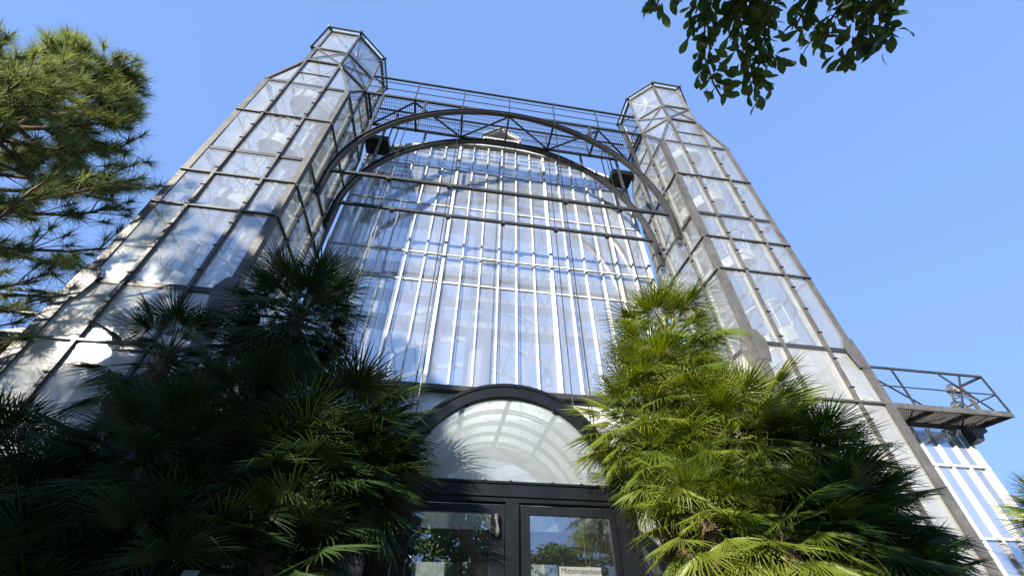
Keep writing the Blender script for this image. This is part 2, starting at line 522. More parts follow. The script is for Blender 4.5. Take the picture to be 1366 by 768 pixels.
    for i in range(8):
        p, q = oc[i] - c, oc[(i + 1) % 8] - c
        po, qo = p * 1.11 + c + Vector((0, 0, ZT + .06)), q * 1.11 + c + Vector((0, 0, ZT + .06))
        pi, qi = p * 0.98 + c + Vector((0, 0, ZT + .10)), q * 0.98 + c + Vector((0, 0, ZT + .10))
        up = Vector((0, 0, 1))
        e = (qo - po) * .03
        poly('eave_pane', [po + e, qo - e, qi, pi], (qo - po).cross(pi - po), 0.008, 'frost', ln)
        poly('roof_pane', [pi, qi, ap], (qi - pi).cross(ap - pi), 0.008, 'glass_roof', ln)
        beam('hip_beam', po + (po - ap).normalized() * .05 + up * .03, pi + up * .02, 0.07, 0.09, 'steel', ln)
        beam('hip_beam', pi + up * .02, ap, 0.05, 0.05, 'steel', ln)
        beam('eave_edge', po + e * .5 + up * .01, qo - e * .5 + up * .01, 0.045, 0.05, 'steel', ln)
    fb = MB()
    f0 = c + Vector((0, 0, ZT + 1.0))
    prof = [(0.0, .10), (.12, .11), (.18, .05), (.26, .12), (.36, .16), (.46, .10), (.52, .04), (.95, .012)]
    fb.tube([f0 + Vector((0, 0, z)) for z, _ in prof], 0, 10, [r for _, r in prof])
    fb.build('finial', 'white', ln, True)
    # wall railing across the open side
    # spiral stair inside
    st = thing_part('spiral_stair', c + Vector((0, 0, 0.45)), t)
    b = MB(); b.tube([c + Vector((0, 0, .45)), c + Vector((0, 0, ZL))], 0.07, 10); b.build('newel', 'white', st, True)
    pitch, r0, turns = 2.45, 0.86, (ZL - .45) / 2.45
    ns = int(turns * 15)
    a0 = 0.6 if side < 0 else 2.2
    ds = 1 if side > 0 else -1
    # one tread mesh, shared
    tm = MB(); da = 2 * math.pi / 15 * .5
    tm.poly([Vector((.06, -.03, 0)), Vector((r0 * math.cos(-da), r0 * math.sin(-da), 0)), Vector((r0 * math.cos(da), r0 * math.sin(da), 0)), Vector((.06, .03, 0))], (0, 0, 1), .04)
    tme = bpy.data.meshes.new('tread'); tme.from_pydata(tm.v, [], tm.f); tme.materials.append(M['pale'])
    hel, rail = [], []
    for i in range(ns):
        an = a0 + ds * i * 2 * math.pi / 15; z = .6 + i * pitch / 15
        o = bpy.data.objects.new('tread', tme)
        link(o, st, Matrix.Translation(c + Vector((0, 0, z))) @ Matrix.Rotation(an, 4, 'Z'))
        d = Vector((math.cos(an), math.sin(an), 0))
        hel.append(c + d * (r0 + .02) + Vector((0, 0, z + .03))); rail.append(c + d * (r0 + .02) + Vector((0, 0, z + .95)))
    b = MB(); b.sweep(hel, [(0, 0, 1)] * len(hel), 0.03, 0.36); b.build('stringer', 'white', st)
    b = MB(); b.tube(rail, 0.028, 5); b.build('handrail', 'white', st, True)
    b = MB()
    for i in range(0, ns, 2): b.tube([hel[i], rail[i]], 0.014, 4)
    b.build('balusters', 'white', st, kind='stuff')
    return t

def thing_part(name, loc, parent):
    o = bpy.data.objects.new(name, None); o.empty_display_size = 0.2
    return link(o, parent, Matrix.Translation(Vector(loc)))

tower(-1, 'square glass and steel stair tower with lantern behind the dark palms')
tower(1, 'square glass and steel stair tower with lantern behind the sunlit palm')

# ------------------------------------------------------------------ central hall with the great window
FY = 0.43 * S; BX = 0.0885 * S; HX = 0.800 * S
def roofz(x):
    u = x / S
    return Z(2.41 - 0.379 * u * u)
hall = thing('glass_hall', 'tall glass hall with white-barred arched window between the two towers', 'greenhouse', (0, FY, 0))
TR = [Z(.715), Z(1.223), Z(1.40), Z(1.766), Z(2.108)]
b = MB()
zc_, ra_, zt_ = Z(.232), .262 * S, Z(.60)
for i in range(24):
    a0, a1 = math.pi * i / 24, math.pi * (i + 1) / 24
    p0 = (ra_ * math.cos(a0), FY, zc_ + ra_ * math.sin(a0)); p1 = (ra_ * math.cos(a1), FY, zc_ + ra_ * math.sin(a1))
    b.poly([p0, (p0[0], FY, zt_), (p1[0], FY, zt_), p1], (0, -1, 0), .2)
for sg_ in (-1, 1):
    q = [(sg_ * ra_, FY, 0), (sg_ * HX, FY, 0), (sg_ * HX, FY, zt_), (sg_ * ra_, FY, zt_)]
    b.poly(q if sg_ > 0 else q[::-1], (0, -1, 0), .2)
b.build('base_wall', 'wall', hall)
# white spandrel and dark sill under the window
box('spandrel', (-HX, FY + .02, Z(.60) + .002), (HX, FY + .10, Z(.685)), 'white', hall)
box('sill', (-HX, FY - .16, Z(.685) + .002), (HX, FY + .12, Z(.705)), 'steel_dark', hall)
for k in range(-9, 10):
    x = k * BX
    zt = roofz(x) - .08
    main = abs(k) in (3, 9)
    w = 0.085 if main else 0.045
    beam('glazing_bar', (x, FY, Z(.705)), (x, FY, zt), w, 0.10 if main else .065, 'white', hall, (0, 1, 0))
for z in TR:
    xm = HX
    beam('window_transom', (-xm, FY + .02, z), (xm, FY + .02, z), 0.05, 0.045, 'white', hall)
for k in range(-9, 9):
    x0, x1 = k * BX + .03, (k + 1) * BX - .03
    xc = max(abs(x0), abs(x1))
    edges = TR + [None]
    for i in range(len(TR)):
        z0 = TR[i] + .03
        if i + 1 < len(TR):
            z1 = min(TR[i + 1] - .03, roofz(xc) - .1)
            if z1 - z0 < .1: continue
            tl = random.uniform(-.014, .014)
            beam('glass_pane', ((x0 + x1) / 2 + 0, FY + .03 + tl, z0), ((x0 + x1) / 2, FY + .03 - tl, z1), x1 - x0, 0.006, 'glass_face', hall, (0, 1, 0))
        else:
            za, zb = roofz(x0) - .09, roofz(x1) - .09
            if min(za, zb) - z0 < .05: continue
            poly('glass_pane', [(x0, FY + .03, z0), (x1, FY + .03, z0), (x1, FY + .03, zb), (x0, FY + .03, za)], (0, -1, 0), .006, 'glass_face', hall)
# interior shelves: catwalk girders behind the transoms
for z, d, h in ((Z(1.766) - .05, .55, .14), (Z(1.40) - .05, .60, .14), (Z(1.223) - .05, .42, .14), (Z(1.075), .50, .20), (Z(2.108) - .05, .55, .12)):
    box('inner_girder', (-HX + .1, FY + .45, z - h), (HX - .1, FY + .45 + d, z), 'white', hall)
for x in (-3 * BX, 3 * BX):
    box('inner_column', (x + .05, FY + .16, 0), (x + .21, FY + .36, Z(1.21)), 'white', hall)
b = MB(); b.tube([(-.055 * S, FY + 1.45, 0), (-.055 * S, FY + 1.45, Z(2.30))], 0.40, 28); b.build('round_shaft', 'white', hall, True)
# roof: edge arch, ribs, purlins, panes
DEP = 17.0
def arcx(n): return [HX * (-1 + 2 * i / n) for i in range(n + 1)]
b = MB()
xs = arcx(28)
b.sweep([(x, FY - .02, roofz(x)) for x in xs], [(0.76 * x / S * 1.0, 0, 1) for x in xs], 0.20, 0.14); b.build('roof_edge', 'pale', hall)
nb = 5
for j in range(1, nb + 1):
    y = FY + DEP * j / nb
    b = MB(); b.sweep([(x, y, roofz(x) - .1) for x in xs], [(0.76 * x / S, 0, 1) for x in xs], 0.12, 0.30); b.build('roof_rib', 'pale', hall)
XS = arcx(8)
for i, x in enumerate(XS):
    beam('purlin', (x, FY + .1, roofz(x)), (x, FY + DEP, roofz(x)), 0.10, 0.12, 'pale', hall)
for i in range(8):
    for j in range(nb):
        y0, y1 = FY + DEP * j / nb + .1, FY + DEP * (j + 1) / nb - .07
        a, c2 = XS[i] + .05, XS[i + 1] - .05
        pts = [(a, y0, roofz(a)), (c2, y0, roofz(c2)), (c2, y1, roofz(c2)), (a, y1, roofz(a))]
        poly('roof_pane', pts, (Vector(pts[1]) - Vector(pts[0])).cross(Vector(pts[3]) - Vector(pts[0])), .008, 'glass_roof', hall)
for s in (-1, 1):
    for j in range(nb):
        y0, y1 = FY + DEP * j / nb, FY + DEP * (j + 1) / nb
        beam('side_column', (s * HX, y1, 0), (s * HX, y1, roofz(HX) - .2), .16, .2, 'white', hall, (1, 0, 0))
        for (z0, z1) in ((1.0, 5.0), (5.1, 9.8), (9.9, roofz(HX) - .2)):
            if z1 - z0 > .3:
                poly('side_pane', [(s * HX, y0 + .12, z0), (s * HX, y1 - .12, z0), (s * HX, y1 - .12, z1), (s * HX, y0 + .12, z1)], (s, 0, 0), .008, 'glass_roof', hall)
    for z in (5.05, 9.85):
        beam('side_rail', (s * HX, FY + .12, z), (s * HX, FY + DEP, z), .08, .1, 'white', hall)
box('back_wall', (-HX, FY + DEP + .1, 0), (HX, FY + DEP + .3, 8.0), 'pale', hall)
# roof ventilator
vent = thing_part('roof_ventilator', (0, FY + .6, Z(2.41)), hall)
vx0, vx1, vy0, vy1 = -.125 * S, .125 * S, .53 * S, .80 * S
vz0, vz1, vz2 = Z(2.42), Z(2.70), Z(2.83)
for x in (vx0, -.25, .25, vx1):
    for y in (vy0, vy1):
        beam('vent_post', (x, y, vz0), (x, y, vz1), .07, .07, 'white', vent, (0, 1, 0))
for y in (vy0, vy1):
    beam('vent_rail', (vx0, y, vz1), (vx1, y, vz1), .08, .10, 'white', vent)
    beam('vent_rail', (vx0, y, (vz0 + vz1) / 2 - .1), (vx1, y, (vz0 + vz1) / 2 - .1), .06, .06, 'white', vent)
    for s in (-1, 1):
        beam('gable_bar', (s * (vx1 + .1), y - .03, vz1 + .04), (0, y - .03, vz2), .08, .10, 'white', vent)
for s in (-1, 1):
    pts = [(s * (vx1 + .12), vy0 - .15, vz1 + .06), (s * (vx1 + .12), vy1 + .15, vz1 + .06), (0, vy1 + .15, vz2 + .1), (0, vy0 - .15, vz2 + .1)]
    fn = Vector((s * .4, 0, 1)); poly('vent_roof', pts if s < 0 else pts, fn, .03, 'white', vent)
    box('vent_side', (s * vx1 - .03, vy0 + .05, vz0), (s * vx1 + .03, vy1 - .05, vz1 - .05), 'white', vent)
    box('vent_cowl', (s * .26 * S - .12 + .15, vy0 - .1, Z(2.38)), (s * .26 * S + .12 + .15, vy0 + .2, Z(2.66)), 'pale', vent)
box('vent_louvre', (vx0 + .05, vy0 + .03, vz0), (vx1 - .05, vy0 + .06, vz1 - .05), 'glass_roof', vent)

# ------------------------------------------------------------------ footbridge with twin arches
bridge = thing('arched_footbridge', 'dark steel footbridge on twin arches spanning between the tower lanterns', 'footbridge', W(0, .2, 1.3))
AY = (.119 * S, .300 * S)
AR, AZ, AB = .785 * S, Z(1.475), Z(1.36)
for y in AY:
    pts, nr = [], []
    for z in (AB, (AB + AZ) / 2):
        pts.append((-AR, y, z)); nr.append((-1, 0, 0))
    for i in range(49):
        a = math.pi - math.pi * i / 48
        pts.append((AR * math.cos(a), y, AZ + AR * math.sin(a))); nr.append((math.cos(a), 0, math.sin(a)))
    for z in ((AB + AZ) / 2, AB):
        pts.append((AR, y, z)); nr.append((1, 0, 0))
    b = MB(); b.sweep(pts, nr, .045, .12)
    # flanges
    for rr in (-.06, .06):
        b.sweep([Vector(p) + Vector(n).normalized() * rr for p, n in zip(pts, nr)], nr, .14, .022)
    arch = b.build('arch', 'steel_dark', bridge)
    rv = MB()
    for i in range(0, 2):
        for s in (-1, 1):
            for k in range(16):
                p0 = Vector((s * (AR - .03 + .06 * (k % 2)), y - .09, AB + .03 + .045 * k))
                rv.beam(p0, p0 + Vector((0, -.015, 0)), .02, .02)
    rv.build('rivets', 'steel_dark', arch, kind='stuff')
    zt = Z(1.525) if y == AY[0] else Z(1.535)
    beam('tie_bar', (-AR * .992, y, zt), (AR * .992, y, zt), .08, .085, 'steel_dark', bridge)
    # hangers / lightning wires
    for k in (-6, -3, 0, 3, 6):
        if k == 0 and y == AY[0]: continue
        x = k * BX
        zr = AZ + math.sqrt(AR * AR - x * x) - .1
        b = MB(); yb = y if y == AY[0] else y
        ylo = FY - .12
        b.tube([(x, y, zr), (x, y, zt), (x, y, {0: 4.66, 3: 3.45, 6: .02}[abs(k)])] if y == AY[1] else [(x, y, zr), (x, y, zt), (x, y, .02 if abs(k) == 6 else 3.45)], .013, 5)
        b.build('hanger_rod', 'black', bridge)
        box('rod_clamp', (x - .05, y - .06, zt - .11), (x + .07, y + .06, zt - .056), 'steel_dark', bridge)
# deck
DZ = Z(2.265)
for y in (.119 * S, .300 * S):
    beam('deck_beam', (-HX + .03, y, DZ), (HX - .03, y, DZ), .07, .10, 'steel_dark', bridge)
PX = [k * BX * 3 for k in (-2, -1, 0, 1, 2)]
for x in [-HX + .1] + PX + [HX - .1]:
    beam('cross_joist', (x, AY[0] + .04, DZ - .01), (x, AY[1] - .04, DZ - .01), .06, .09, 'steel_dark', bridge)
for i in range(-3, 3):
    x0, x1 = i * BX * 3, (i + 1) * BX * 3
    x0 = max(x0, -HX + .1); x1 = min(x1, HX - .1)
    if i % 2: x0, x1 = x1, x0
    beam('wind_brace', (x0, AY[0] + .04, DZ - .09), (x1, AY[1] - .04, DZ - .09), .05, .05, 'steel_dark', bridge)
g = MB()
x = -HX + .06
while x < HX - .05:
    g.beam((x, AY[0] + .042, DZ + .045), (x, AY[1] - .042, DZ + .045), .007, .03); x += .075
for k in range(1, 9):
    y = AY[0] + (AY[1] - AY[0]) * k / 9
    g.beam((-HX + .05, y, DZ + .045), (HX - .05, y, DZ + .045), .007, .012)
g.build('deck_grating', 'steel_dark', bridge, kind='stuff')
for y, s in ((AY[0], -1), (AY[1], 1)):
    for x in PX:
        beam('railing_post', (x, y + s * .03, DZ + .06), (x, y + s * .03, DZ + 1.19), .035, .035, 'steel_dark', bridge, (0, 1, 0))
        beam('railing_stay', (x, y + s * .05, DZ - .05), (x, y - s * .4, DZ - .05 - .02), .03, .03, 'steel_dark', bridge)
    beam('handrail', (-HX + .05, y + s * .03, DZ + 1.20), (HX - .05, y + s * .03, DZ + 1.20), .06, .06, 'steel_dark', bridge)
    beam('mid_rail', (-HX + .05, y + s * .03, DZ + .92), (HX - .05, y + s * .03, DZ + .92), .022, .022, 'steel_dark', bridge)
    beam('mid_rail', (-HX + .05, y + s * .03, DZ + .45), (HX - .05, y + s * .03, DZ + .45), .022, .022, 'steel_dark', bridge)
# struts from deck down to arches
for y in AY:
    for u in (-.70, -.47, -.2655, -.05, .05, .2655, .47, .70):
        x = u * S; za = AZ + math.sqrt(max(AR * AR - x * x, .01)) - .02
        if DZ - za > .1:
            beam('strut', (x, y, za), (x, y, DZ - .06), .07, .07, 'steel_dark', bridge, (0, 1, 0))
# dark landings beside the towers
for s in (-1, 1):
    box('landing', (s * .665 * S, AY[1] + .04, Z(2.125)), (s * .797 * S, FY - .13, Z(2.165)), 'black', bridge)
    for y in (AY[1] + .06, FY - .15):
        beam('landing_post', (s * .668 * S, y, Z(2.17)), (s * .668 * S, y, Z(2.45)), .04, .04, 'steel_dark', bridge, (0, 1, 0))
    beam('landing_rail', (s * .668 * S, AY[1] + .06, Z(2.45)), (s * .668 * S, FY - .15, Z(2.45)), .04, .04, 'steel_dark', bridge)

# ------------------------------------------------------------------ entrance porch
porch = thing('entrance_porch', 'dark framed entrance porch with frosted barrel vault and double glass doors', 'porch', (0, 0, 0))
RO, RI, CZ = .276 * S, .247 * S, Z(.232)
def arc(r, y, n=36, z=CZ): return [(r * math.cos(math.pi - math.pi * i / n), y, z + r * math.sin(math.pi * i / n)) for i in range(n + 1)]
def arcn(n=36): return [(math.cos(math.pi - math.pi * i / n), 0, math.sin(math.pi * i / n)) for i in range(n + 1)]
b = MB(); b.sweep(arc((RO + RI) / 2, .04), arcn(), .16, RO - RI)
b.sweep(arc(RO + .01, -.01), arcn(), .10, .05)
b.build('arch_frame', 'black', porch)
PD = FY - .02
for j in range(1, 5):
    y = .1 + (PD - .3) * j / 4.4
    for dy in (0, .11):
        b = MB(); b.sweep(arc(RI + .05, y + dy), arcn(), .02, .03); b.build('vault_rib', 'steel', porch)
    if j < 5:
        pass
b = MB(); b.sweep(arc(RI - .12, PD - .25), arcn(), .10, .22); b.build('inner_arch_frame', 'steel', porch)
b = MB(); b.poly([(x, PD - .24, z) for x, _, z in arc(RI - .23, 0)], (0, -1, 0), .008); b.build('inner_tympanum_panel', 'frost_dense', porch)
for a in (60, 90, 120):
    d = Vector((math.cos(R(a)), 0, math.sin(R(a))))
    p = Vector((0, 0, CZ)) + d * (RI + .03)
    beam('vault_purlin', p + Vector((0, .12, 0)), p + Vector((0, PD, 0)), .07, .05, 'steel', porch, d)
# vault panels
ys = [.12 + (PD - .12) * j / 4 for j in range(5)]
for j in range(4):
    for i in range(6):
        a0, a1 = R(180 - 30 * i), R(180 - 30 * (i + 1))
        b = MB(); n = 6
        v0, fs = [], []
        for k in range(n + 1):
            a = a0 + (a1 - a0) * k / n
            for r in (RO - .03, RO - .038):
                for y in (ys[j] + .01, ys[j + 1] - .01):
                    v0.append((r * math.cos(a), y, CZ + r * math.sin(a)))
        for k in range(n):
            q = k * 4
            fs += [(q, q + 1, q + 5, q + 4), (q + 2, q + 6, q + 7, q + 3), (q, q + 4, q + 6, q + 2), (q + 1, q + 3, q + 7, q + 5)]
        fs += [(0, 2, 3, 1), (4 * n, 4 * n + 1, 4 * n + 3, 4 * n + 2)]
        b.add(v0, fs); b.build('vault_panel', 'frost', porch, False)
# tympanum panel
b = MB(); b.poly([(x, .05, z) for x, _, z in arc(RI + .01, 0, 36, CZ)], (0, -1, 0), .008); b.build('tympanum_panel', 'frost', porch)
# lintel and frame
LT, LB = Z(.262), Z(.236)
box('lintel', (-.275 * S, -.06, LB), (.275 * S, .16, LT), 'black', porch)
box('lintel_cap', (-.275 * S, -.085, LT + .002), (.275 * S, .16, LT + .03), 'black', porch)
box('lintel_base', (-.272 * S, -.03, LB - .06), (.272 * S, .14, LB - .002), 'black', porch)
for u in (-.19, -.06, .0, .1, .17):
    box('panel_clip', (u * S - .02, -.02, LT + .032), (u * S + .02, .045, LT + .06), 'black', porch)
for a in (35, 62, 90, 118, 145):
    p = Vector((RI * math.cos(R(a)), .02, CZ + RI * math.sin(R(a))))
    box('panel_clip', p - Vector((.025, .03, .025)), p + Vector((.025, .02, .025)), 'black', porch)
for s in (-1, 1):
    box('jamb', (s * .258 * S, -.05, 0), (s * .292 * S, .16, LB - .002), 'black', porch)
    box('inner_jamb', (s * .243 * S, -.02, 0), (s * .2575 * S, .12, LB - .062), 'black', porch)
    box('side_wall', (s * .278 * S, .162, 0), (s * .288 * S, PD, .9), 'black', porch)
    for y0, y1 in ((.20, 1.2), (1.3, PD - .1)):
        box('side_pane', (s * .280 * S, y0, .95), (s * .281 * S, y1, LB), 'glass_door', porch)
    for y in (1.2, PD - .1):
        box('side_post', (s * .277 * S, y, .902), (s * .289 * S, y + .1, CZ + .1), 'black', porch)
    box('wall_plate', (s * .277 * S, .162, LB + .002), (s * .291 * S, PD, LT), 'black', porch)
box('centre_post', (-.012 * S, -.045, 0), (.017 * S, .14, LB - .064), 'black', porch)
# door leaves
for s, x0, x1 in ((-1, -.2415, -.0135), (1, .0185, .2415)):
    dr = thing_part('door_leaf', ((x0 + x1) / 2 * S, 0, 0), porch)
    X0, X1 = x0 * S, x1 * S
    gt = Z(.203)
    ra, rb = (.028, .030) if s < 0 else (.026, .0125)
    gx0, gx1 = (-.2145 * S, -.0435 * S) if s < 0 else (.0435 * S, .2285 * S)
    box('stile', (X0, 0, .03), (gx0, .07, Z(.232) - .07), 'black', dr)
    box('stile', (gx1, 0, .03), (X1, .07, Z(.232) - .07), 'black', dr)
    box('top_rail', (gx0 + .001, 0.002, gt), (gx1 - .001, .068, Z(.232) - .07), 'black', dr)
    box('bottom_rail', (gx0 + .001, 0.002, .03), (gx1 - .001, .068, .35), 'black', dr)
    box('door_pane', (gx0, .03, .351), (gx1, .042, gt - .001), 'glass_door', dr)
    b = MB(); hx = gx1 + .06 if s < 0 else gx0 - .06
    b.tube([(hx, -.01, 1.0), (hx, -.07, 1.03), (hx, -.07, 1.5), (hx, -.01, 1.53)], .014, 8); b.build('handle', 'steel', dr, True)
    if s < 0:
        bb = MB(); bb.tube([(gx1 + .08, -.03, 2.55), (gx1 + .085, -.05, 2.62), (gx1 + .08, -.05, 2.74), (gx1 + .07, -.03, 2.80)], .03, 8); bb.build('hinge', 'steel', dr, True)
# inner doorway seen through the glass
for s in (-1, 1):
    box('inner_door_jamb', (s * .215 * S, PD - .28, 0), (s * .26 * S, PD - .18, Z(.17)), 'black', porch)
box('inner_lintel', (-.27 * S, PD - .30, Z(.155)), (.27 * S, PD - .16, Z(.235)), 'black', porch)
box('inner_centre_post', (-.02 * S, PD - .28, 0), (.02 * S, PD - .18, Z(.155) - .002), 'black', porch)
box('porch_floor', (-.27 * S, .17, 0.0), (.27 * S, PD, .03), 'stone', porch)
# notice strip on the right-hand leaf
sg = box('door_sign', (.105 * S, .018, Z(.0915)), (.196 * S, .0285, Z(.1085)), 'sign')
tag(sg, 'narrow white strip lettered Mittelmeerhaus on the glass of the right door leaf', 'sign')
def text(body, size, loc, mat, parent, name='lettering'):
    cu = bpy.data.curves.new('tmp', 'FONT'); cu.body = body; cu.size = size; cu.extrude = 0.001
    cu.align_x = 'LEFT'
    ob = bpy.data.objects.new('tmp', cu); COL.objects.link(ob)
    dg = bpy.context.evaluated_depsgraph_get(); dg.update()
    me = bpy.data.meshes.new_from_object(ob.evaluated_get(dg))
    bpy.data.objects.remove(ob, do_unlink=True)
    me.materials.clear(); me.materials.append(M[mat]); me.name = name
    o = bpy.data.objects.new(name, me)
    return link(o, parent, Matrix.Translation(Vector(loc)) @ Matrix.Rotation(R(90), 4, 'X'))
text('Mittelmeerhaus', .085, (.108 * S, .016, Z(.0965)), 'ink', sg)
text('F a', .085, (.084 * S, .027, Z(.0965)), 'ink', sg)

# ------------------------------------------------------------------ side wings with balconies
def wing(s, label):
    t = thing('side_wing', label, 'greenhouse', (s * 1.6 * S, .40 * S, 0), 'low glass wings beside the towers')
    y = .40 * S; x0, x1 = 1.20 * S, 2.0 * S; zt = Z(.665)
    box('base_wall', (s * x0, y, 0), (s * x1, y + .3, 0.8), 'stone', t)
    nbar = 10
    for i in range(nbar + 1):
        x = x0 + (x1 - x0) * i / nbar
        w = .14 if i == nbar else .05
        beam('glazing_bar', (s * x, y, .8), (s * x, y, zt), w, .09, 'white', t, (0, 1, 0))
        if i < nbar:
            xa, xb = x + .03, x + (x1 - x0) / nbar - .03
            for z0, z1 in ((.83, Z(.26)), (Z(.26) + .04, Z(.515) - .03), (Z(.515) + .03, zt - .05)):
                beam('glass_pane', (s * (xa + xb) / 2, y + .02, z0), (s * (xa + xb) / 2, y + .02, z1), xb - xa, .006, 'glass_face', t, (0, 1, 0))
    for z in (Z(.26) + .02, Z(.515)):
        beam('transom', (s * x0, y - .02, z), (s * (x1 + .08), y - .02, z), .06, .05, 'white', t)
    # end wall and roof
    yb = y + 12
    for i in range(9):
        yy = y + .2 + i * 1.4
        beam('end_post', (s * x1, yy, 0), (s * x1, yy, zt), .1, .1, 'white', t, (1, 0, 0))
        if i < 8:
            box('end_pane', (s * x1 - .004, yy + .08, .8), (s * x1 + .004, yy + 1.3, zt), 'glass_roof', t)
    for i in range(5):
        xx = x0 + (x1 - x0) * i / 4; za = Z(.67) + 1.4 * (1 - i / 4)
        beam('roof_rafter', (s * xx, y + .1, za), (s * xx, yb, za), .08, .1, 'white', t)
        if i < 4:
            xn = x0 + (x1 - x0) * (i + 1) / 4; zn = Z(.67) + 1.4 * (1 - (i + 1) / 4)
            pts = [(s * (xx + .05), y + .1, za), (s * (xn - .05), y + .1, zn), (s * (xn - .05), yb, zn), (s * (xx + .05), yb, za)]
            poly('roof_pane', pts, (0, 0, 1), .01, 'glass_roof', t)
    beam('verge_board', (s * x0, y + .05, Z(.67) + 1.42), (s * x1, y + .05, Z(.67) + .05), .05, .22, 'white', t)
    # plants inside: red-leaved tub shrub shapes are separate things
    # balcony
    bl = thing_part('balcony', (s * 1.6 * S, .3 * S, Z(.68)), t)
    ya, yc = .250 * S, .395 * S; xr = 2.09 * S; z = Z(.68); xl = 1.205 * S
    beam('edge_beam', (s * xl, ya, z), (s * xr, ya, z), .06, .13, 'steel', bl)
    beam('edge_beam', (s * xl, yc, z), (s * xr, yc, z), .06, .13, 'steel_dark', bl)
    for i in range(6):
        x = xl + (xr - xl) * i / 5
        beam('joist', (s * x, ya + .03, z), (s * x, yc - .03, z), .05, .11, 'steel_dark', bl)
    g = MB()
    x = xl + .03
    while x < xr:
        g.beam((s * x, ya + .03, z + .05), (s * x, yc - .03, z + .05), .008, .02); x += .06
    yy = ya + .05
    while yy < yc:
        g.beam((s * xl, yy, z + .05), (s * xr, yy, z + .05), .008, .02); yy += .06
    g.build('deck_grating', 'steel', bl, kind='stuff')
    zr = z + 1.02
    for y_ in (ya,):
        beam('handrail', (s * xl, y_, zr), (s * xr, y_, zr), .05, .05, 'steel_dark', bl)
        beam('mid_rail', (s * xl, y_, z + .52), (s * xr, y_, z + .52), .025, .025, 'steel_dark', bl)
        for x in (xl + .05, (xl + xr) / 2, xr):
            beam('railing_post', (s * x, y_, z), (s * x, y_, zr), .035, .035, 'steel_dark', bl, (0, 1, 0))
        beam('diagonal_stay', (s * (xl + 1.6), y_ + .01, zr - .03), (s * (xr - 1.3), y_ + .5, z + .05), .03, .03, 'steel_dark', bl)
    beam('handrail', (s * xr, ya, zr), (s * xr, yc, zr), .05, .05, 'steel_dark', bl)
    beam('mid_rail', (s * xr, ya, z + .52), (s * xr, yc, z + .52), .025, .025, 'steel_dark', bl)
    beam('railing_post', (s * xr, yc, z), (s * xr, yc, zr), .035, .035, 'steel_dark', bl, (0, 1, 0))
    # ornamental iron screen
    xo = xr - 1.0
    yo = .33 * S
    beam('screen_post', (s * 12.47, yo, z + .03), (s * 12.47, yo, z + .62), .10, .05, 'steel', bl, (0, 1, 0))
    sc = MB()
    for (cx_, cz_, rx_, rz_) in ((12.22, z + .72, .34, .30), (11.93, z + .26, .30, .26)):
        c0 = Vector((s * cx_, yo, cz_))
        for k in range(9):
            a = R(-15 + k * 26)
            d = Vector((s * math.cos(a) * rx_, 0, math.sin(a) * rz_)); e = Vector((-s * math.sin(a), 0, math.cos(a)))
            sc.tube([c0 + d * (.12 + .88 * (.5 - .5 * math.cos(u))) + e * (.06 * math.sin(u)) for u in [2 * math.pi * q / 12 for q in range(13)]], .014, 4)
            sc.tube([c0 + d * .15, c0 + d * .8], .010, 4)
        sc.tube([c0 + Vector((s * math.cos(u) * rx_ * 1.03, 0, math.sin(u) * rz_ * 1.03)) for u in [R(-25) + R(235) * q / 18 for q in range(19)]], .016, 4)
        sc.tube([c0 + Vector((s * math.cos(u), 0, math.sin(u))) * .07 for u in [2 * math.pi * q / 10 for q in range(11)]], .014, 4)
    sc.build('iron_rosette', 'steel', bl)
    for a_, b_ in (((xo - .3, ya, z + .1), (xo + .3, ya, zr - .05)), ((xo - .3, ya, zr - .05), (xo + .55, ya, z + .08)), ((xl + .9, ya, zr - .03), (xl + 1.15, ya, z + .05))):
        beam('diagonal_stay', (s * a_[0], a_[1], a_[2]), (s * b_[0], b_[1], b_[2]), .03, .03, 'steel_dark', bl)
    # bracket under the outer end
    br = [(s * (x1 - .05), yc - .25, z - .08), (s * (x1 + .45), yc - .25, z - .08), (s * (x1 + .45), yc - .25, z - .18), (s * (x1 + .25), yc - .25, z - .26), (s * (x1 + .15), yc - .25, z - .42), (s * (x1 - .05), yc - .25, z - .5)]
    if s > 0: br = br[::-1]
    poly('bracket', br, (0, -1, 0), .2, 'steel_dark', bl)
    return t
wing(-1, 'low white-framed glass wing with balcony beyond the pine tree')
wing(1, 'low white-framed glass wing with ornamental iron balcony right of the towers')

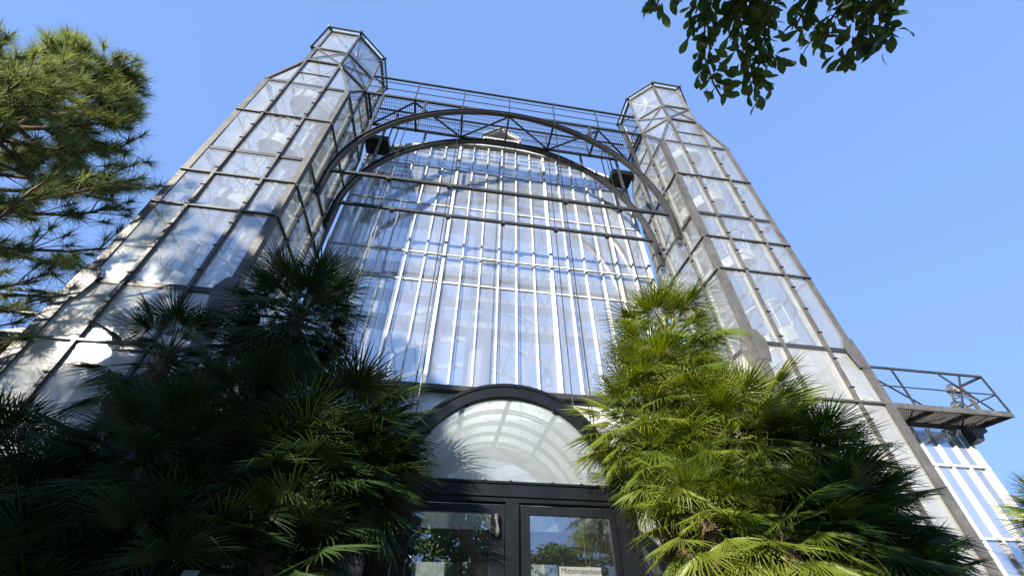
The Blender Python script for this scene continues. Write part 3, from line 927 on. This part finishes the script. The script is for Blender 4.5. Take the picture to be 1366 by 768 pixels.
# ------------------------------------------------------------------ fan palms
def fan_leaf(name, rad, pet, amax, nseg, bend, droop, mat, seed, fold=0.25):
    rnd = random.Random(seed)
    vs, fs = [], []
    # petiole
    rp = .010
    ring = []
    for i, (y, r) in enumerate(((0, rp * 1.7), (pet * .5, rp), (pet, rp * .7))):
        z = -.10 * pet * (y / pet) ** 2 if pet else 0
        for k in range(3):
            a = 2 * math.pi * k / 3 + .5
            vs.append((r * math.cos(a), y, z + r * math.sin(a)))
    for i in range(2):
        for k in range(3):
            fs.append((i * 3 + k, i * 3 + (k + 1) % 3, i * 3 + 3 + (k + 1) % 3, i * 3 + 3 + k))
    hub = Vector((0, pet, -.10 * pet))
    cb, sb = math.cos(bend), math.sin(bend)
    def pt(a, r, off, zoff):
        # fan plane: angle a from +Y
        x = r * math.sin(a) + off * math.cos(a)
        y = r * math.cos(a) - off * math.sin(a)
        z = zoff - droop * (r / rad) ** 2.2 * rad + abs(math.sin(a * .5)) * -.10 * rad
        # cup the sides
        z += -0.12 * rad * (1 - math.cos(a)) * (r / rad)
        y2 = y * cb + z * sb; z2 = -y * sb + z * cb
        return (hub.x + x, hub.y + y2, hub.z + z2)
    for i in range(nseg):
        a = -amax + 2 * amax * (i + .5) / nseg + rnd.uniform(-.03, .03)
        L = rad * (1 - .25 * (abs(a) / amax) ** 2) * rnd.uniform(.86, 1.08)
        da = amax / nseg
        dz = rnd.uniform(-.05, .05) * rad
        bt = rnd.uniform(-.05, .05)
        ext = rnd.random() < .15
        n0 = len(vs)
        w1 = L * .30 * math.tan(da) * 1.0
        f = w1 * fold * 2.4
        vs.append(pt(a, L * .03, 0, 0))
        vs += [pt(a, L * .30, -w1, -f), pt(a, L * .30, 0, f), pt(a, L * .30, w1, -f)]
        vs += [pt(a + bt * .4, L * .68, -w1 * .72, -f * .6 + dz * .4), pt(a + bt * .4, L * .68, 0, f * .5 + dz * .4), pt(a + bt * .4, L * .68, w1 * .72, -f * .6 + dz * .4)]
        vs.append(pt(a + bt, L * (.9 if ext else 1), 0, dz - (.20 * rad if ext else 0)))
        fs += [(n0, n0 + 2, n0 + 1), (n0, n0 + 3, n0 + 2),
               (n0 + 1, n0 + 2, n0 + 5, n0 + 4), (n0 + 2, n0 + 3, n0 + 6, n0 + 5),
               (n0 + 4, n0 + 5, n0 + 7), (n0 + 5, n0 + 6, n0 + 7)]
    me = bpy.data.meshes.new(name)
    me.from_pydata(vs, [], fs)
    me.materials.append(M[mat])
    me.update()
    return me

def leafset(mat, tagname, rmul=1.0):
    out = []
    for i in range(7):
        out.append(fan_leaf('fan_leaf_' + tagname, .56 * rmul, .46 * rmul, R(random.uniform(85, 120)), 32, R(random.uniform(-5, 30)), random.uniform(.0, .22), mat, 100 + i))
    return out
LEAF = {'lit': leafset('palm', 'green'), 'dark': leafset('palm_shade', 'dark'), 'mid': leafset('palm_half_shade', 'half_shaded')}  # one leaf type, sets differ by the light and shade coloured in
DRY = [fan_leaf('dry_fan_leaf', .42, .42, R(70), 22, R(60), .7, 'palm_dry', 300 + i, .5) for i in range(3)]

def crown(root, pos, n, kind, size, rnd, lean=(0, 0), dry=6, emin=-50, emax=86):
    pos = Vector(pos)
    for i in range(n):
        u = (i + rnd.uniform(.1, .9)) / n
        el = R(emax + (emin - emax) * u ** .85 + rnd.uniform(-8, 8)); az = i * 2.39996 + rnd.uniform(-.3, .3)
        y = Vector((math.cos(el) * math.cos(az) + lean[0], math.cos(el) * math.sin(az) + lean[1], math.sin(el))).normalized()
        up = Vector((0, 0, 1)) if el < R(75) else Vector((-math.cos(az), -math.sin(az), .2))
        x = y.cross(up).normalized(); z = x.cross(y)
        sc = size * rnd.uniform(.78, 1.12) * (1.0 if u > .15 else .85)
        m = Matrix(((x.x, y.x, z.x, 0), (x.y, y.y, z.y, 0), (x.z, y.z, z.z, 0), (0, 0, 0, 1)))
        m = Matrix.Translation(pos - Vector((0, 0, .25 * u * size)) + y * .05) @ m @ Matrix.Rotation(rnd.uniform(-.35, .35), 4, 'Y') @ Matrix.Scale(sc, 4)
        link(bpy.data.objects.new('fan_leaf', rnd.choice(LEAF[kind])), root, m)
    for i in range(dry):
        el = R(rnd.uniform(-75, -45)); az = rnd.uniform(0, 6.28)
        y = Vector((math.cos(el) * math.cos(az), math.cos(el) * math.sin(az), math.sin(el)))
        x = y.cross(Vector((0, 0, 1))).normalized(); z = x.cross(y)
        m = Matrix(((x.x, y.x, z.x, 0), (x.y, y.y, z.y, 0), (x.z, y.z, z.z, 0), (0, 0, 0, 1)))
        link(bpy.data.objects.new('dry_leaf', rnd.choice(DRY)), root, Matrix.Translation(pos - Vector((0, 0, .3 * size))) @ m @ Matrix.Scale(size * rnd.uniform(.7, 1), 4))

def palm_trunk(root, base, top, r, rnd):
    base, top = Vector(base), Vector(top)
    L = (top - base).length; n = max(6, int(L / .12))
    b = MB(); pts, tp = [], []
    bow = Vector((rnd.uniform(-.1, .1), rnd.uniform(-.1, .1), 0))
    for i in range(n + 1):
        u = i / n
        pts.append(base.lerp(top, u) + bow * math.sin(u * math.pi)); tp.append(r * (1.0 + .12 * (i % 2)) * (1.05 - .1 * u))
    b.tube(pts, r, 10, tp)
    # old leaf bases
    for i in range(int(L / .05)):
        u = rnd.random(); a = rnd.uniform(0, 6.28)
        p = base.lerp(top, u) + bow * math.sin(u * math.pi)
        d = Vector((math.cos(a), math.sin(a), 0))
        b.beam(p + d * r * .9, p + d * (r + rnd.uniform(.05, .12)) + Vector((0, 0, rnd.uniform(.06, .16))), .035, .012, (0, 0, 1))
    return b.build('trunk', 'fibre', root)

def palm(label, base, crowns, kind, group, seed):
    rnd = random.Random(seed)
    t = thing('fan_palm', label, 'palm', (base[0], base[1], 0), group)
    for (x, y, z, n, size, lean, dry) in crowns:
        bx = base[0] + (x - base[0]) * .75 ; by = base[1] + (y - base[1]) * .75
        palm_trunk(t, (bx, by, 0), (x, y, z - .05), .11, rnd)
        crown(t, (x, y, z), n, kind, size, rnd, lean, dry)
    return t

PG = 'fan palms in front of the glasshouse'
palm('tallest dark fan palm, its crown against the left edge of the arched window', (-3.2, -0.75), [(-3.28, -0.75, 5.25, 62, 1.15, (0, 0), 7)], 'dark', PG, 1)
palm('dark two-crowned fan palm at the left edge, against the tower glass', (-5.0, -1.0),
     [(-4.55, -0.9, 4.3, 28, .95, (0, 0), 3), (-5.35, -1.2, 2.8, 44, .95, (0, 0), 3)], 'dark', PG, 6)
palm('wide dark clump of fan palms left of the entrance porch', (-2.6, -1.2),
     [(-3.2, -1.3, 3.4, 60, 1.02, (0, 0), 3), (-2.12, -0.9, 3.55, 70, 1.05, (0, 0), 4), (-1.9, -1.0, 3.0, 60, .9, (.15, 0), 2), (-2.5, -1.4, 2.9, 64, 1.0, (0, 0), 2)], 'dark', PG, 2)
palm('low shaded fan palm clump in the bottom left corner', (-3.5, -1.7),
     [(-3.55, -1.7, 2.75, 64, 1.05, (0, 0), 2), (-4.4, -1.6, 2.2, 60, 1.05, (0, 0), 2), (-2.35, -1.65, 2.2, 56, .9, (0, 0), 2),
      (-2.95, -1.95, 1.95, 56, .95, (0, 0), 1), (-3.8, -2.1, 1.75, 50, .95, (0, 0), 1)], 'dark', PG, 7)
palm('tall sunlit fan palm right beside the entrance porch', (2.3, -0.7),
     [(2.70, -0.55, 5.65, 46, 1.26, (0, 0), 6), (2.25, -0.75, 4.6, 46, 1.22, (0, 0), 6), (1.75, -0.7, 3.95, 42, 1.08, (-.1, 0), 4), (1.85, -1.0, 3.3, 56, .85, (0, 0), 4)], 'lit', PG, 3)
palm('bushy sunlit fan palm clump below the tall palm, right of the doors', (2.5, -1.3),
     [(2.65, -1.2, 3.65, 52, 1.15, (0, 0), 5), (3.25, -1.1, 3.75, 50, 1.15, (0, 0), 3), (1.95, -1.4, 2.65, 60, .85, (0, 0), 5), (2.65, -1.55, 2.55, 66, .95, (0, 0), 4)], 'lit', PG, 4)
palm('shaded fan palm clump below the balcony, right of the sunlit palms', (4.0, -1.3),
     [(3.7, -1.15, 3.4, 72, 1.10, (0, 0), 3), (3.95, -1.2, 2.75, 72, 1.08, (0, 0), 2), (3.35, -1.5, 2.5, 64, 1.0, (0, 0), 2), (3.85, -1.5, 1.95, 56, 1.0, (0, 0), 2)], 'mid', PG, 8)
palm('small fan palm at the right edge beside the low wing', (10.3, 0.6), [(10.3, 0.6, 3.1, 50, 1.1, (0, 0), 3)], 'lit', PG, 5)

# plant label on a stake
lb = thing('plant_label', 'small grey plant label on a stake among the dark palms', 'plant label', (-2.55, -2.35, 0))
beam('stake', (-2.55, -2.35, 0), (-2.55, -2.35, 1.88), .02, .012, 'label', lb, (0, 1, 0))
beam('plate', (-2.60, -2.37, 1.90), (-2.50, -2.37, 1.90), .05, .008, 'label', lb, (0, -1, .5))

# ------------------------------------------------------------------ pine
def pine(label, base, height, seed):
    rnd = random.Random(seed)
    t = thing('pine_tree', label, 'pine tree', (base[0], base[1], 0))
    b0 = Vector((base[0], base[1], 0))
    lean = Vector((.45, -.3, 0))
    def axis(z): return b0 + lean * (z / height) ** 1.5 + Vector((0, 0, z))
    b = MB(); zs = [height * i / 14 for i in range(15)]
    b.tube([axis(z) for z in zs], .1, 10, [.20 * (1 - .9 * z / height) + .012 for z in zs]); b.build('trunk', 'bark', t, True)
    nd = MB(); br = MB()
    def tuft(p, d):
        n = 75
        d = d.normalized()
        for _ in range(n):
            v = Vector((rnd.gauss(0, 1), rnd.gauss(0, 1), rnd.gauss(0, 1))).normalized()
            dd = (d * rnd.uniform(.0, .8) + v * .9 + Vector((0, 0, .12))).normalized()
            L = rnd.uniform(.20, .35)
            o = p - d * rnd.uniform(0, .12)
            sd = dd.cross(v)
            if sd.length < 1e-3: continue
            sd = sd.normalized() * .0068
            e = o + dd * L + Vector((0, 0, -.02))
            nd.add([o - sd, o + sd, e], [(0, 1, 2)])
    z = 3.4
    k = 0
    while z < height - .2:
        nb = rnd.choice((3, 4, 4))
        for j in range(nb):
            a = k * 1.1 + j * 2 * math.pi / nb + rnd.uniform(-.4, .4)
            L = (height - z) * .50 + .22
            L = min(L, 3.2) * rnd.uniform(.8, 1.1)
            if 5 < z < 8: L *= 1.05
            d = Vector((math.cos(a), math.sin(a), rnd.uniform(.1, .35)))
            p = axis(z); pts = [p]
            ns = 7
            for s in range(ns):
                d = (d + Vector((rnd.uniform(-.15, .15), rnd.uniform(-.15, .15), .10))).normalized()
                p = p + d * L / ns; pts.append(p.copy())
                if s >= 1:
                    for q in range(rnd.choice((3, 3, 4)) if z > 5.6 else rnd.choice((1, 2, 3))):
                        v = (d + Vector((rnd.uniform(-1, 1), rnd.uniform(-1, 1), rnd.uniform(-.3, .7))) * .9).normalized()
                        l2 = rnd.uniform(.2, .65)
                        e = p + v * l2
                        br.tube([p, p + v * l2 * .5 + Vector((0, 0, .02)), e], .01, 4, [.012, .009, .006])
                        tuft(e, v)
            tuft(p, d)
            br.tube(pts, .02, 5, [.045 * (1 - .8 * i / ns) + .005 for i in range(ns + 1)])
        z += rnd.uniform(.36, .5); k += 1
    tuft(axis(height), Vector((0, 0, 1)))
    br.build('branches', 'bark', t, True, 'stuff')
    nd.build('needles', 'needle', t, False, 'stuff')
    return t
pine('tall long-needled pine at the left edge against the sky', (-9.75, -0.6), 11.0, 21)

# ------------------------------------------------------------------ broad-leaved trees
def oak_leaf_mesh(name, L=.075, Wd=.034, mat='oak', curl=.2):
    prof = [(0, .05), (.18, .35), (.42, .78), (.66, 1.0), (.85, .72), (1.0, .08)]
    vs, fs = [], []
    for u, w in prof:
        z = -curl * L * u * u
        vs += [(-w * Wd / 2, u * L, z + w * .005), (0, u * L, z), (w * Wd / 2, u * L, z + w * .005)]
    for i in range(len(prof) - 1):
        a = i * 3
        fs += [(a, a + 1, a + 4, a + 3), (a + 1, a + 2, a + 5, a + 4)]
    me = bpy.data.meshes.new(name); me.from_pydata(vs, [], fs); me.materials.append(M[mat])
    me.update(); return me

def leaf_mat(p, d, up, sc):
    y = d.normalized(); x = y.cross(up)
    if x.length < 1e-3: x = Vector((1, 0, 0))
    x.normalize(); z = x.cross(y)
    return Matrix.Translation(p) @ Matrix(((x.x, y.x, z.x, 0), (x.y, y.y, z.y, 0), (x.z, y.z, z.z, 0), (0, 0, 0, 1))) @ Matrix.Scale(sc, 4)

def blob_crown(nd, c, rad, n, rnd, leaf=.16, keep=None):
    """many leaf-sized faces spread in clumps through the crown"""
    cl = []
    while len(cl) < n // 40:
        v = Vector((rnd.uniform(-1, 1), rnd.uniform(-1, 1), rnd.uniform(-1, 1)))
        if .35 < v.length < 1: cl.append(Vector((c[0] + v.x * rad[0], c[1] + v.y * rad[1], c[2] + v.z * rad[2])))
    for q in cl:
        for _ in range(40):
            p = q + Vector((rnd.gauss(0, .26), rnd.gauss(0, .26), rnd.gauss(0, .2))) * (rad[0] / 2.4)
            if keep and not keep(p): continue
            a = Vector((rnd.gauss(0, 1), rnd.gauss(0, 1), rnd.gauss(0, 1))).normalized()
            bb = a.cross(Vector((rnd.gauss(0, 1), rnd.gauss(0, 1), rnd.gauss(0, 1)))).normalized()
            s = leaf * rnd.uniform(.6, 1.2)
            nd.add([p - a * s * .5, p + bb * s * .26, p + a * s * .5, p - bb * s * .26], [(0, 1, 2, 3)])

def broad_tree(label, base, trunk_h, c, rad, n, seed, keep=None, mat='oak', leaf=.16):
    rnd = random.Random(seed)
    t = thing('broadleaf_tree', label, 'tree', (base[0], base[1], 0))
    b = MB(); b0 = Vector((base[0], base[1], 0)); cc = Vector(c)
    pts = [b0.lerp(cc, u) + Vector((.1 * math.sin(u * 5), .1 * math.cos(u * 4), 0)) for u in [i / 8 for i in range(9)]]
    b.tube(pts, .2, 10, [.26 * (1 - .6 * i / 8) for i in range(9)])
    b.build('trunk', 'bark', t, True)
    br = MB()
    for i in range(16):
        v = Vector((rnd.gauss(0, 1), rnd.gauss(0, 1), rnd.gauss(0, 1))).normalized()
        e = cc + Vector((v.x * rad[0], v.y * rad[1], v.z * rad[2])) * .85
        if keep and not keep(e): continue
        p = pts[rnd.randint(5, 8)]
        br.tube([p, p.lerp(e, .5) + Vector((0, 0, .15)), e], .05, 6, [.08, .05, .015])
    br.build('branches', 'bark', t, True, 'stuff')
    nd = MB(); blob_crown(nd, c, rad, n, rnd, leaf, keep); nd.build('foliage', mat, t, False, 'stuff')
    return t

CAMP = Vector((-0.1537 * S, -S, EYE))
def out_of_view(p, m=1.12):
    d = Vector(p) - CAMP
    w = d.dot(Fv)
    if w <= 0.05: return True
    return abs(d.dot(R2) / w) > 1.261 * m or abs(d.dot(U2) / w) > .709 * m

# oak over the camera: trunk behind, hanging twigs ahead
oak = broad_tree('leafy oak bough hanging into the sky at the upper right', (2.6, -12.5), 4, (-1.0, -8.4, 5.7), (1.5, 1.5, 1.25), 8000, 31,
                 None, 'oak', .12)
OL = [oak_leaf_mesh('oak_leaf', .092, .044, 'oak', c) for c in (.0, .25, .5)]
rnd = random.Random(5)
tw = MB(); nleaf = 0
extra = MB()
# hanging twigs: fixed points in space about 3 m from the eye (metres)
TWIGS = [
 [(0.34, -5.95, 4.62), (0.10, -5.52, 4.60), (0.06, -5.36, 4.52)],
 [(0.50, -5.85, 4.62), (0.36, -5.40, 4.50), (0.42, -5.20, 4.38), (0.52, -5.08, 4.28), (0.60, -5.02, 4.24)],
 [(0.60, -5.85, 4.60), (0.52, -5.45, 4.45), (0.66, -5.25, 4.30), (0.74, -5.15, 4.22), (0.77, -5.11, 4.16)],
 [(0.70, -5.85, 4.55), (0.66, -5.50, 4.42), (0.72, -5.34, 4.32), (0.79, -5.28, 4.24)],
 [(0.95, -6.00, 4.45), (0.98, -5.66, 4.25), (0.95, -5.50, 4.22), (0.90, -5.40, 4.15)],
 [(1.02, -6.00, 4.42), (1.04, -5.68, 4.18), (1.05, -5.58, 4.12), (1.05, -5.46, 4.05), (1.02, -5.40, 4.03)],
 [(1.10, -6.05, 4.38), (1.10, -5.68, 4.14), (1.12, -5.56, 4.06), (1.13, -5.50, 3.99)],
 [(0.80, -5.9, 4.55), (0.56, -5.55, 4.45), (0.46, -5.40, 4.42)],
 [(0.85, -5.9, 4.50), (0.84, -5.62, 4.34), (0.82, -5.45, 4.28)],
 [(0.45, -5.9, 4.66), (0.30, -5.50, 4.52), (0.30, -5.38, 4.48)],
]
hub = Vector((1.2, -7.3, 4.9))
for ti, pts in enumerate(TWIGS):
    P_ = [Vector(p) for p in pts]
    tw.tube([hub, P_[0]] + P_[1:], .008, 5, [.02, .012] + [.006] * (len(P_) - 1))
    seg = []
    for i in range(len(P_) - 1):
        n = max(2, int((P_[i + 1] - P_[i]).length / .022))
        for k in range(n): seg.append((P_[i].lerp(P_[i + 1], k / n), (P_[i + 1] - P_[i]).normalized()))
    for p, d in seg:
        for _ in range(4 if ti != 1 else 3):
            v = Vector((rnd.gauss(0, 1), rnd.gauss(0, 1), rnd.gauss(0, 1)))
            dd = (d * .7 + v.normalized() * .9 + Vector((0, 0, -.25))).normalized()
            q = p + dd * rnd.uniform(0, .03) + Vector((rnd.gauss(0, .035), rnd.gauss(0, .035), rnd.gauss(0, .025)))
            m = leaf_mat(q, dd, Vector((rnd.gauss(0, .5), rnd.gauss(0, .5), 1)), rnd.uniform(.75, 1.15))
            if nleaf < 295 and not out_of_view(q, 1.0):
                link(bpy.data.objects.new('leaf', rnd.choice(OL)), oak, m); nleaf += 1
            else:
                me = rnd.choice(OL)
                extra.add([m @ v_.co for v_ in me.vertices], [tuple(f.vertices) for f in me.polygons])
tw.build('twigs', 'bark', oak, True, 'stuff')
if extra.v: extra.build('twig_foliage', 'oak', oak, False, 'stuff')
for lab, pb, per, al, h, hh, rr, n_, sd in (  # unseen trees, placed and sized to shade the left palms
        ('tall garden tree behind the viewer, leftmost of the row, unseen, placed for its shade', -3.4, -3.4, 22, 10, 6.0, 1.5, 13000, 41),
        ('tall garden tree behind the viewer, middle of the row, unseen, placed for its shade', -2.0, -2.0, 22, 8.6, 5.4, 1.4, 14000, 42),
        ('shorter garden tree behind the viewer, rightmost of the row, unseen, placed for its shade', -.4, -.4, 20, 5.3, 3.3, 1.3, 9000, 43)):
    broad_tree(lab, (pb * .785 - al * .62, -pb * .62 - al * .785), 4, (per * .785 - al * .62, -per * .62 - al * .785, h), (rr, rr, hh), n_, sd, None, 'oak', .34)
for lab, x_, y_, h, rr, sd in (('rounded garden tree far behind the viewer, reflected in the left door', -4.0, -17, 5.0, 2.2, 51),
                             ('spreading garden tree behind the viewer, reflected beside the centre post', 0.4, -18, 4.6, 2.4, 52),
                             ('lower garden tree far behind the viewer, reflected in the right door', 5.6, -19, 3.4, 2.2, 53)):
    broad_tree(lab, (x_, y_), 3, (x_, y_, h), (rr, rr, h - 1.6), 6000, sd, None, 'oak', .34)
print('leaves', nleaf, 'objects', len(bpy.data.objects))
